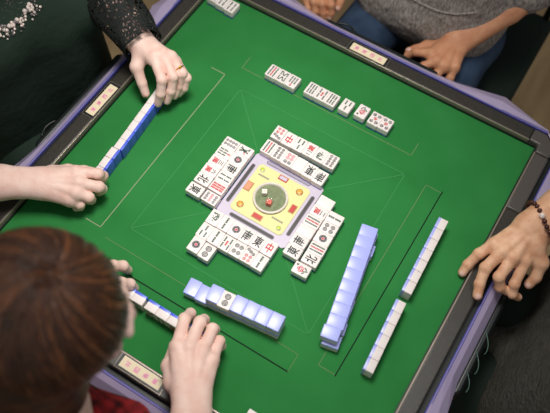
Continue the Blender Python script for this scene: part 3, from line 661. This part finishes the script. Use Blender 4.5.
def hand_node(h, extra_fore=None):
    fore = h['fore']; wr = np.array(fore[-1][:3]); w = h['wide']
    mc = {n: np.array(h[n][0][:3]) for n in ('idx', 'mid', 'rin', 'pin')}
    across = mc['pin']-mc['idx']; across /= np.linalg.norm(across)
    fwd = mc['mid']-wr; fwd /= np.linalg.norm(fwd); nrm = np.cross(across, fwd); nrm /= np.linalg.norm(nrm)
    if nrm[2] < 0: nrm = -nrm
    body = []
    for s in (-1, 1):
        L = [(*(np.array(q[:3])+across*s*(w if i == len(fore)-1 else w*.8)), q[3]*(.86)) for i, q in enumerate(fore)]; body += chain(L)
    starts = {'idx': -.95, 'mid': -.3, 'rin': .35, 'pin': .95}
    for n, s in starts.items():
        r = h[n][0][3]; a = wr+across*s*w*1.15
        body.append(cap(a-nrm*.003, mc[n]-nrm*.004, .0185, r*1.12))
    body += [cap(mc['idx']-nrm*.006, mc['mid']-nrm*.006, .0115, .0115), cap(mc['mid']-nrm*.006, mc['rin']-nrm*.006, .0115, .011), cap(mc['rin']-nrm*.006, mc['pin']-nrm*.006, .011, .010)]
    th = h['thu']; body.append(cap(wr-across*w*.6-nrm*.006, th[0][:3], .018, th[0][3])); body.append(cap((wr+mc['idx'])/2-nrm*.010, th[1][:3], .015, th[1][3]))
    B = ('u', .012, body)
    # tendons and knuckles on the back of the hand
    K = []
    for n in ('idx', 'mid', 'rin', 'pin'):
        r = h[n][0][3]; K.append(ell(mc[n]+nrm*r*.20, (r*.98,)*3)); K.append(cap(wr+nrm*.012+across*starts[n]*w*.5, mc[n]+nrm*r*.42, .0050, .0058))
    B = ('u', .005, [B]+K); F = []
    for n in ('idx', 'mid', 'rin', 'pin'):
        c = h[n]; ch = chain(c); pip = c[1]; dip = c[2]
        ch.append(ell(pip[:3], (pip[3]*1.07,)*3)); ch.append(ell(dip[:3], (dip[3]*1.04,)*3)); F.append((.0035, ('u', .003, ch)))
    F.append((.007, ('u', .004, chain(th))))
    return ('hand', B, F)
def nails(hs):
    out = []
    for h in hs:
        for n in ('idx', 'mid', 'rin', 'pin', 'thu'):
            a = np.array(h[n][2][:3]); b = np.array(h[n][3][:3]); d = b-a; d /= np.linalg.norm(d); r = h[n][3][3]
            wr = np.array(h['fore'][-1][:3]); up = np.array(h[n][0][:3])-wr; out_ = np.array([0, 0, 1.]) if abs(d[2]) < .75 else up/np.linalg.norm(up)
            o = out_-d*(out_@d); o /= np.linalg.norm(o); out.append((b+d*r*.15+o*r*.95, r*.62, o))
    return out
def skin_obj(name, parent, m, hands, others, lips=None):
    nl = nails(hands)
    def fn(C):
        r = np.zeros(len(C), int)
        for c, rad, o in nl: r[np.linalg.norm(C-c, axis=1) < rad] = 1
        if lips is not None: r[np.linalg.norm((C-lips[0])/lips[1], axis=1) < 1] = 2
        return r
    return sdf_obj(name, [(hand_node(h), .0019) for h in hands]+others, m, parent, fn, (M['nail'], M['lipm']))
def frame(c, yaw, pitch, roll=0):
    R = (Matrix.Rotation(yaw, 3, 'Z') @ Matrix.Rotation(pitch, 3, 'X') @ Matrix.Rotation(roll, 3, 'Y')); R = np.array(R); c = np.array(c, float)
    return R, (lambda *q: c + R@np.array(q, float))
def head_node(c, yaw, pitch, neck, s=1.0, roll=0):
    """face looks along local +y; the head centre is between the ears"""
    R, P = frame(c, yaw, pitch, roll)
    E = lambda x, y, z, a, b_, d: ell(P(x*s, y*s, z*s), (a*s, b_*s, d*s), R)
    base = ('u', .02, [E(0, -.012, .025, .073, .092, .082), E(0, .030, -.012, .060, .062, .085), cap(P(0, .045*s, -.085*s), P(0, .060*s, -.070*s), .026*s, .022*s),
        cap(P(-.036*s, .02*s, -.055*s), P(-.012*s, .055*s, -.088*s), .028*s, .020*s), cap(P(.036*s, .02*s, -.055*s), P(.012*s, .055*s, -.088*s), .028*s, .020*s),
        cap(P(0, -.02*s, -.04*s), neck, .052*s, .055*s)])
    ex = []
    for x in (-1, 1):
        ex += [E(x*.038, .066, -.018, .021, .018, .020), cap(P(x*.010*s, .090*s, .022*s), P(x*.045*s, .080*s, .024*s), .008*s, .007*s),
               cap(P(x*.076*s, -.002*s, .012*s), P(x*.073*s, .000, -.020*s), .011*s, .008*s), ell(P(x*.083*s, -.010*s, .010*s), (.006*s, .016*s, .024*s), R)]
    ex += [cap(P(0, .090*s, .012*s), P(0, .106*s, -.024*s), .007*s, .0105*s), E(-.009, .098, -.027, .008, .009, .006), E(.009, .098, -.027, .008, .009, .006),
           cap(P(-.016*s, .088*s, -.052*s), P(.016*s, .088*s, -.052*s), .0065*s, .0065*s), cap(P(-.013*s, .086*s, -.061*s), P(.013*s, .086*s, -.061*s), .007*s, .007*s)]
    n = ('u', .007, [base]+ex)
    for x in (-1, 1): n = ('sub', .006, n, E(x*.031, .096, .004, .015, .010, .009))
    return n, P, R
def eyes(P, s, parent):
    for x in (-1, 1):
        b = MB(); b.sphere(P(x*.031*s, .080*s, .004*s), .0115*s, 12, 0); b.sphere(P(x*.031*s, .0885*s, .002*s), .0048*s, 8, 1)
        b.build('eye', [mat('eye_white', (225, 218, 210), .3), M['eye']], parent)
def hair_strands(b, P, s, R3, n, cut, z0, mi=0, seed=1):
    """locks flowing from the crown over the hair cap (radii R3, local), each a thin tapering tube"""
    rg = random.Random(seed)
    for _ in range(n):
        a = rg.uniform(0, 2*math.pi); t1 = rg.uniform(.55, 1.0); tw = rg.uniform(.25, .75); k = rg.uniform(1.0, 1.035); t0 = rg.uniform(.02, .5)
        pts = []
        end = cut(a)
        for i in range(9):
            t = t0+(end*t1-t0)*i/8
            if t <= t0-.01: break
            th = a+tw*(t-.3); x = R3[0]*k*math.sin(t)*math.cos(th); y = R3[1]*k*math.sin(t)*math.sin(th); z = R3[2]*k*math.cos(t)
            pts.append(P(x*s, (y-.027)*s, (z+z0)*s))
        if len(pts) == 9: b.tube(pts, [.0009+.0016*math.sin(math.pi*(i+.5)/9) for i in range(9)], 3, rg.choice(mi if isinstance(mi, tuple) else (mi,)))
def legs(parent, hips, knees, ankles, m, name='trousers', r=(.085, .062, .05)):
    N = [('u', .03, [cap(hips[0], hips[1], .10, .10)] + [c for h, k, a in zip(hips, knees, ankles) for c in (cap(h, k, r[0], r[1]), cap(k, a, r[1], r[2]))])]
    sdf_obj(name, [(N[0], .009)], m, parent)
    for i, a in enumerate(ankles):
        d = np.array(knees[i])-np.array(hips[i]); d[2] = 0; d /= np.linalg.norm(d); a = np.array(a)
        z = -TZ+.032
        sdf_obj('shoe', [(('u', .015, [cap((*(a[:2]-d[:2]*.03), z+.008), (*(a[:2]+d[:2]*.13), z-.002), .040, .030), cap((*a[:2], z+.045), (*a[:2], z+.01), .042, .036)]), .006)], M['shoe'], parent)
def chair(loc, yaw, label):
    r = empty('chair', (loc[0], loc[1], -TZ), label, 'chair'); b = MB(); b.box((0, 0, .43), (.44, .43, .05)); b.build('seat', M['trous'], r, raw=True, bevel=.02, seg=3)
    b = MB(); b.box((0, -.215, .72), (.42, .035, .36)); b.build('backrest', M['trous'], r, raw=True, bevel=.015, seg=3)
    for x in (-.19, .19):
        for y in (-.19, .19): b = MB(); b.tube([(x, y, 0), (x*.95, y*.95, .41)], .012, 10); b.build('leg', M['black'], r, raw=True)
        b = MB(); b.tube([(x, -.2, .40), (x, -.215, .60)], .011, 10); b.build('back_post', M['black'], r, raw=True)
    r.rotation_euler.z = yaw; return r

# ---------------- near player (auburn hair, seen from above and behind)
pn = empty('person', (-.02, -.84, -TZ), 'person with short auburn hair and red floral blouse at the near side', 'person')
hc = (-.023, -.504, .454); yaw, pit = -.66, -.40
hn, P, R = head_node(hc, yaw, pit, (.012, -.60, .315), 1.0)
skin_obj('body', pn, M['skin'], [HANDS['A'], HANDS['B']], [(hn, .0042), (('u', .03, [cap((.012, -.60, .33), (.005, -.62, .21), .052, .045), cap((.005, -.62, .21), (-.01, -.79, -.15), .045, .06)]), .008)], lips=(P(0, .092, -.056), .018))
eyes(P, 1.0, pn)
cut = lambda a: 1.12 if math.sin(a) > .70 else (1.95 if math.sin(a) > .25 else 2.35)
E = lambda x, y, z, a, b_, d: ell(P(x, y, z), (a, b_, d), R)
cap_ = ('u', .03, [E(0, -.029, .036, .099, .1055, .100), E(.0, -.055, -.015, .094, .082, .100), E(.0, -.085, -.075, .082, .070, .085), E(-.02, -.12, -.05, .07, .05, .08), E(-.055, -.02, -.02, .042, .050, .070), E(.055, -.030, -.012, .040, .046, .060), ell((-.035, -.575, .375), (.085, .075, .07))])
face_cut = ('u', .02, [E(0, .115, -.050, .070, .075, .100), E(.0, .09, -.07, .085, .05, .08)])
hair = sdf_obj('hair', [(('sub', .012, cap_, face_cut), .0045)], M['hair'], pn)
b = MB(); hair_strands(b, P, 1.0, (.1000, .1065, .1015), 1300, cut, .032, (0, 1, 2, 0, 2, 0, 2), 3)
b.build('hair_locks', [M['hair'], mat('copper_hair', (118, 72, 42), .42), mat('dark_auburn_hair', (70, 42, 28), .4)], hair)
b = MB(); b.sphere(P(.0835, -.008, -.030), .0048, 12); b.build('earring', M['pearl'], pn)
tors = ('u', .05, [cap((-.15, -.62, .215), (.155, -.60, .215), .062, .062), cap((-.06, -.66, .12), (-.05, -.80, -.18), .115, .130), cap((.06, -.66, .12), (.03, -.80, -.18), .115, .130),
   cap((.0, -.575, .235), (.075, -.535, .215), .045, .032)])
arms = ('u', .03, [cap((.155, -.60, .21), (.25, -.70, .03), .060, .050), cap((.25, -.70, .03), (.225, -.61, .045), .050, .047)])
arml = ('u', .03, [cap((-.15, -.62, .21), (-.30, -.64, .04), .060, .050), cap((-.30, -.64, .04), (-.26, -.55, .06), .050, .045)])
sdf_obj('blouse', [(('sub', .01, ('u', .02, [tors, arms, arml]), cap((.004, -.60, .30), (.02, -.57, .36), .052, .06)), .006)], M['red'], pn)
legs(pn, [(-.11, -.82, -.22), (.09, -.82, -.22)], [(-.14, -.42, -.22), (.12, -.42, -.22)], [(-.14, -.46, -.66), (.12, -.46, -.66)], M['trous'])
# ---------------- left player (black dress, lace sleeve)
pl_ = empty('person', (-.78, .0, -TZ), 'person in black dress with pearl neckline and lace sleeve, holding tiles at left', 'person')
hn, P, R = head_node((-.70, -.01, .50), -PH, -.35, (-.73, 0, .36), 1.0)
skin_obj('body', pl_, M['skin'], [HANDS['C'], HANDS['D']], [(hn, .005), (('u', .04, [cap((-.73, 0, .38), (-.735, 0, .26), .05, .05), cap((-.735, 0, .26), (-.745, 0, -.15), .045, .06)]), .008)], lips=(P(0, .092, -.056), .018))
eyes(P, 1, pl_)
ha = sdf_obj('hair', [(('sub', .012, ('u', .03, [ell(P(0, -.022, .03), (.092, .108, .098), R), ell(P(0, -.05, -.04), (.085, .07, .10), R)]), ell(P(0, .115, -.04), (.07, .08, .10), R)), .006)], M['hairb'], pl_)
dress = ('u', .05, [cap((-.735, -.165, .235), (-.735, .165, .235), .060, .060), cap((-.715, -.07, .14), (-.745, -.07, -.2), .125, .145), cap((-.715, .07, .14), (-.745, .07, -.2), .125, .145),
   cap((-.66, -.065, .13), (-.66, .065, .13), .070, .070), cap((-.70, -.03, .26), (-.70, .03, .26), .065, .065), cap((-.655, .10, .06), (-.67, .11, -.2), .105, .12), cap((-.66, .245, .10), (-.570, .165, .10), .055, .046), cap((-.68, .10, .10), (-.585, .15, .10), .08, .05), cap((-.735, .165, .23), (-.66, .245, .10), .060, .058), cap((-.735, -.165, .23), (-.66, -.37, .12), .060, .055), cap((-.66, -.37, .12), (-.60, -.375, .11), .055, .050)])
scoop = cap((-.735, 0, .32), (-.735, 0, .42), .050, .070)
dnode = ('sub', .012, dress, scoop)
do = sdf_obj('dress', [(dnode, .0075)], M['dress'], pl_)
legs(pl_, [(-.76, -.10, -.22), (-.76, .10, -.22)], [(-.44, -.12, -.21), (-.44, .12, -.21)], [(-.46, -.12, -.66), (-.46, .12, -.66)], M['dress'], 'skirt')
# beads around the neckline: dropped onto the surface of the dress
b = MB(); rg = random.Random(5)
def drop(q, d, node):
    q = np.array(q, float); d = np.array(d, float)/np.linalg.norm(d)
    for _ in range(60):
        f = float(field(node, q[None])[0])
        if abs(f) < .0004: break
        q = q + d*f*.8
    return q
for i in range(150):
    a = rg.uniform(-1.25, 1.25); w = rg.uniform(0, 1)**1.3*.030
    y = -.005+math.sin(a)*(.078+w); z = .272-.052*math.cos(a) - w*math.cos(a)*.8 - .012
    q = drop((-.45, y, z), (-1, 0, -.1), dnode)
    r = rg.uniform(.0016, .0048)*(1.1-.5*w/.03); b.sphere(tuple(q+np.array([.001, 0, .001])), r, 10, rg.choice((0, 0, 1, 1, 0)))
for i in range(90):
    a = rg.uniform(-1.3, 1.3); w = rg.uniform(.010, .075); q = drop((-.40, -.005+math.sin(a)*(.078-w), .272-.052*math.cos(a)+w*.8), (-1, 0, -.25), dnode)
    b.sphere(tuple(q+np.array([.0006, 0, .0006])), rg.uniform(.0006, .0012), 6, 1)
b.build('beaded_neckline', [M['pearl'], M['crystal']], do)
# lace sleeve on the far arm
def tubeshape(name, pts, rads, m, parent, n=28, wob=.05):
    b = MB(); pts = [Vector(q) for q in pts]; V = []; F = []
    for i, q in enumerate(pts):
        t = (pts[min(i+1, len(pts)-1)]-pts[max(i-1, 0)]).normalized(); a = t.cross(Vector((0, 0, 1))).normalized(); c = t.cross(a)
        V += [tuple(q+(a*math.cos(u)+c*math.sin(u))*rads[i]*(1+wob*math.sin(5*u+i*.8)+wob*.6*math.sin(9*u-i))) for u in [2*math.pi*k/n for k in range(n)]]
    for j in range(len(pts)-1): F += [(j*n+k, j*n+(k+1) % n, (j+1)*n+(k+1) % n, (j+1)*n+k) for k in range(n)]
    b.add(V, F, 0, True); o = b.build(name, m, parent); s = o.modifiers.new('solid', 'SOLIDIFY'); s.thickness = .0014; return o
D = HANDS['D']['fore']; d0, d1, d2 = [np.array(q[:3]) for q in D]
sl = [d0*(1-t)+d1*t for t in (0, .5)] + [d1*(1-t)+d2*t for t in (0, .35, .7, .95, 1.12)]
tubeshape('lace_sleeve', sl, [.062, .060, .057, .053, .049, .045, .046], M['lace'], pl_)
sdf_obj('sleeve_lining', [(('u', .02, [cap((-.66, .245, .10), d0, .054, .050), cap(d0, d0*.45+d1*.55, .056, .044)]), .006)], M['dress'], pl_)
b = MB(); q1 = np.array(HANDS['D']['rin'][1][:3]); q2 = np.array(HANDS['D']['rin'][0][:3]); c = q1*.72+q2*.28; ax = Vector(q1-q2).normalized(); a = ax.cross(Vector((0, 0, 1))).normalized(); e = ax.cross(a)
b.tube([tuple(Vector(c)+(a*math.cos(t)+e*math.sin(t))*.0112) for t in [2*math.pi*k/24 for k in range(24)]], .0014, 8, close=True)
b.sphere(tuple(Vector(c)+e*(-.0125 if e.z < 0 else .0125)), .0036, 12); rg_ = b.build('ring', M['gold'], pl_); rg_['label'] = 'gold ring with a round stone'
# ---------------- right player
pr_ = empty('person', (.80, .02, -TZ), 'person in charcoal knit with beaded bracelet, hand resting on the right rail', 'person')
hn, P, R = head_node((.76, .05, .50), PH, -.3, (.79, .05, .36), 1.0)
skin_obj('body', pr_, M['skin2'], [HANDS['E']], [(hn, .005), (('u', .04, [cap((.79, .05, .38), (.795, .05, .26), .05, .05), cap((.795, .05, .26), (.74, .03, -.15), .045, .06)]), .008)], lips=(P(0, .092, -.056), .018))
eyes(P, 1, pr_)
sdf_obj('hair', [(('sub', .012, ell(P(0, -.022, .03), (.090, .106, .096), R), ell(P(0, .115, -.04), (.075, .085, .10), R)), .006)], M['hairb'], pr_)
el = np.array(HANDS['E']['fore'][0][:3])
sw = ('u', .05, [cap((.80, -.13, .24), (.80, .22, .24), .062, .062), cap((.80, .03, .18), (.80, .03, -.18), .12, .14), cap((.74, -.05, .12), (.70, -.06, -.16), .125, .140), cap((.74, .11, .12), (.71, .06, -.16), .125, .135), cap((.72, .17, .02), (.715, .17, -.16), .125, .135), cap((.73, .25, .05), (.73, .27, -.16), .12, .125), cap((.69, .27, .0), (.68, .27, -.16), .10, .115), cap((.74, .05, -.2), (.56, .05, -.235), .09, .07),
   cap((.80, .22, .23), tuple(el+np.array([.03, .0, .0])), .062, .056), cap((.80, -.13, .23), (.74, -.33, .0), .062, .055), cap((.74, -.33, .0), (.66, -.30, -.10), .055, .045)])
sdf_obj('sweater', [(sw, .0075)], M['knit'], pr_)
legs(pr_, [(.80, -.05, -.23), (.80, .15, -.23)], [(.46, -.05, -.225), (.46, .16, -.225)], [(.48, -.05, -.66), (.48, .16, -.66)], M['trous'], r=(.105, .085, .06))
b = MB(); w1 = np.array(HANDS['E']['fore'][1][:3]); w2 = np.array(HANDS['E']['fore'][2][:3]); c = Vector(w1*.26+w2*.74); ax = Vector(w2-w1).normalized(); a = ax.cross(Vector((0, 0, 1))).normalized(); e = ax.cross(a)
for k in range(26):
    t = 2*math.pi*k/26; q = c+(a*math.cos(t)*.047+e*math.sin(t)*.034)+ax*.006*math.sin(2*t); b.sphere(tuple(q), .0052 if k != 20 else .0064, 10, 0 if k != 20 else 1)
br = b.build('bracelet', [M['bead'], M['pearl']], pr_); br['label'] = 'bracelet of dark red beads'
# ---------------- far player
pf = empty('person', (.02, .86, -TZ), 'person in grey sweater and navy jeans sitting beyond the far rail, hands on lap', 'person')
hn, P, R = head_node((.02, .86, .52), math.pi, -.3, (.02, .88, .36), 1.0)
skin_obj('body', pf, M['skin3'], [HANDS['F'], HANDS['G']], [(hn, .005), (('u', .04, [cap((.02, .88, .38), (.02, .88, .26), .055, .05), cap((.02, .88, .26), (.02, .83, -.15), .045, .06)]), .008)], lips=(P(0, .092, -.056), .018))
eyes(P, 1, pf)
sdf_obj('hair', [(('sub', .012, ell(P(0, -.022, .03), (.088, .104, .094), R), ell(P(0, .115, -.04), (.078, .09, .10), R)), .006)], M['hairb'], pf)
f0, f1 = [np.array(q[:3]) for q in HANDS['F']['fore'][:2]]; g0 = np.array(HANDS['G']['fore'][0][:3])
sw = ('u', .05, [cap((.02, .88, .18), (.02, .87, -.18), .12, .15), cap((-.17, .88, .24), (.21, .88, .24), .065, .065), cap((-.05, .86, .14), (-.055, .81, -.10), .135, .135), cap((.09, .86, .14), (.09, .81, -.10), .135, .135),
   cap((-.10, .745, -.12), (.13, .745, -.12), .062, .062), cap((.21, .88, .23), f0, .066, .060), cap(f0, f0*.45+f1*.55, .062, .052), cap((-.17, .88, .23), g0, .064, .056), cap(g0, g0+np.array([.01, -.06, -.02]), .056, .050)])
swo = sdf_obj('sweater', [(sw, .0065)], M['sweat'], pf)
b = MB(); pts = [drop((-.11+.26*i/16, .5, .00-.035*math.sin(math.pi*i/16)), (0, 1, 0), sw) for i in range(17)]
b.tube([tuple(q) for q in pts], .0035, 6); b.build('pocket_seam', M['sweat'], swo)
legs(pf, [(-.09, .83, -.215), (.13, .83, -.215)], [(-.13, .44, -.215), (.17, .44, -.215)], [(-.13, .46, -.66), (.17, .46, -.66)], M['jeans'], 'jeans', (.092, .068, .055))
# ---------------- chairs
chair((-.02, -.86), 0, 'black chair under the near player with auburn hair')
chair((-.80, 0), -PH, 'black chair under the left player in the black dress')
chair((.84, .02), PH, 'black chair under the right player in charcoal knit')
chair((.10, .90), math.pi, 'black chair under the far player in the grey sweater')
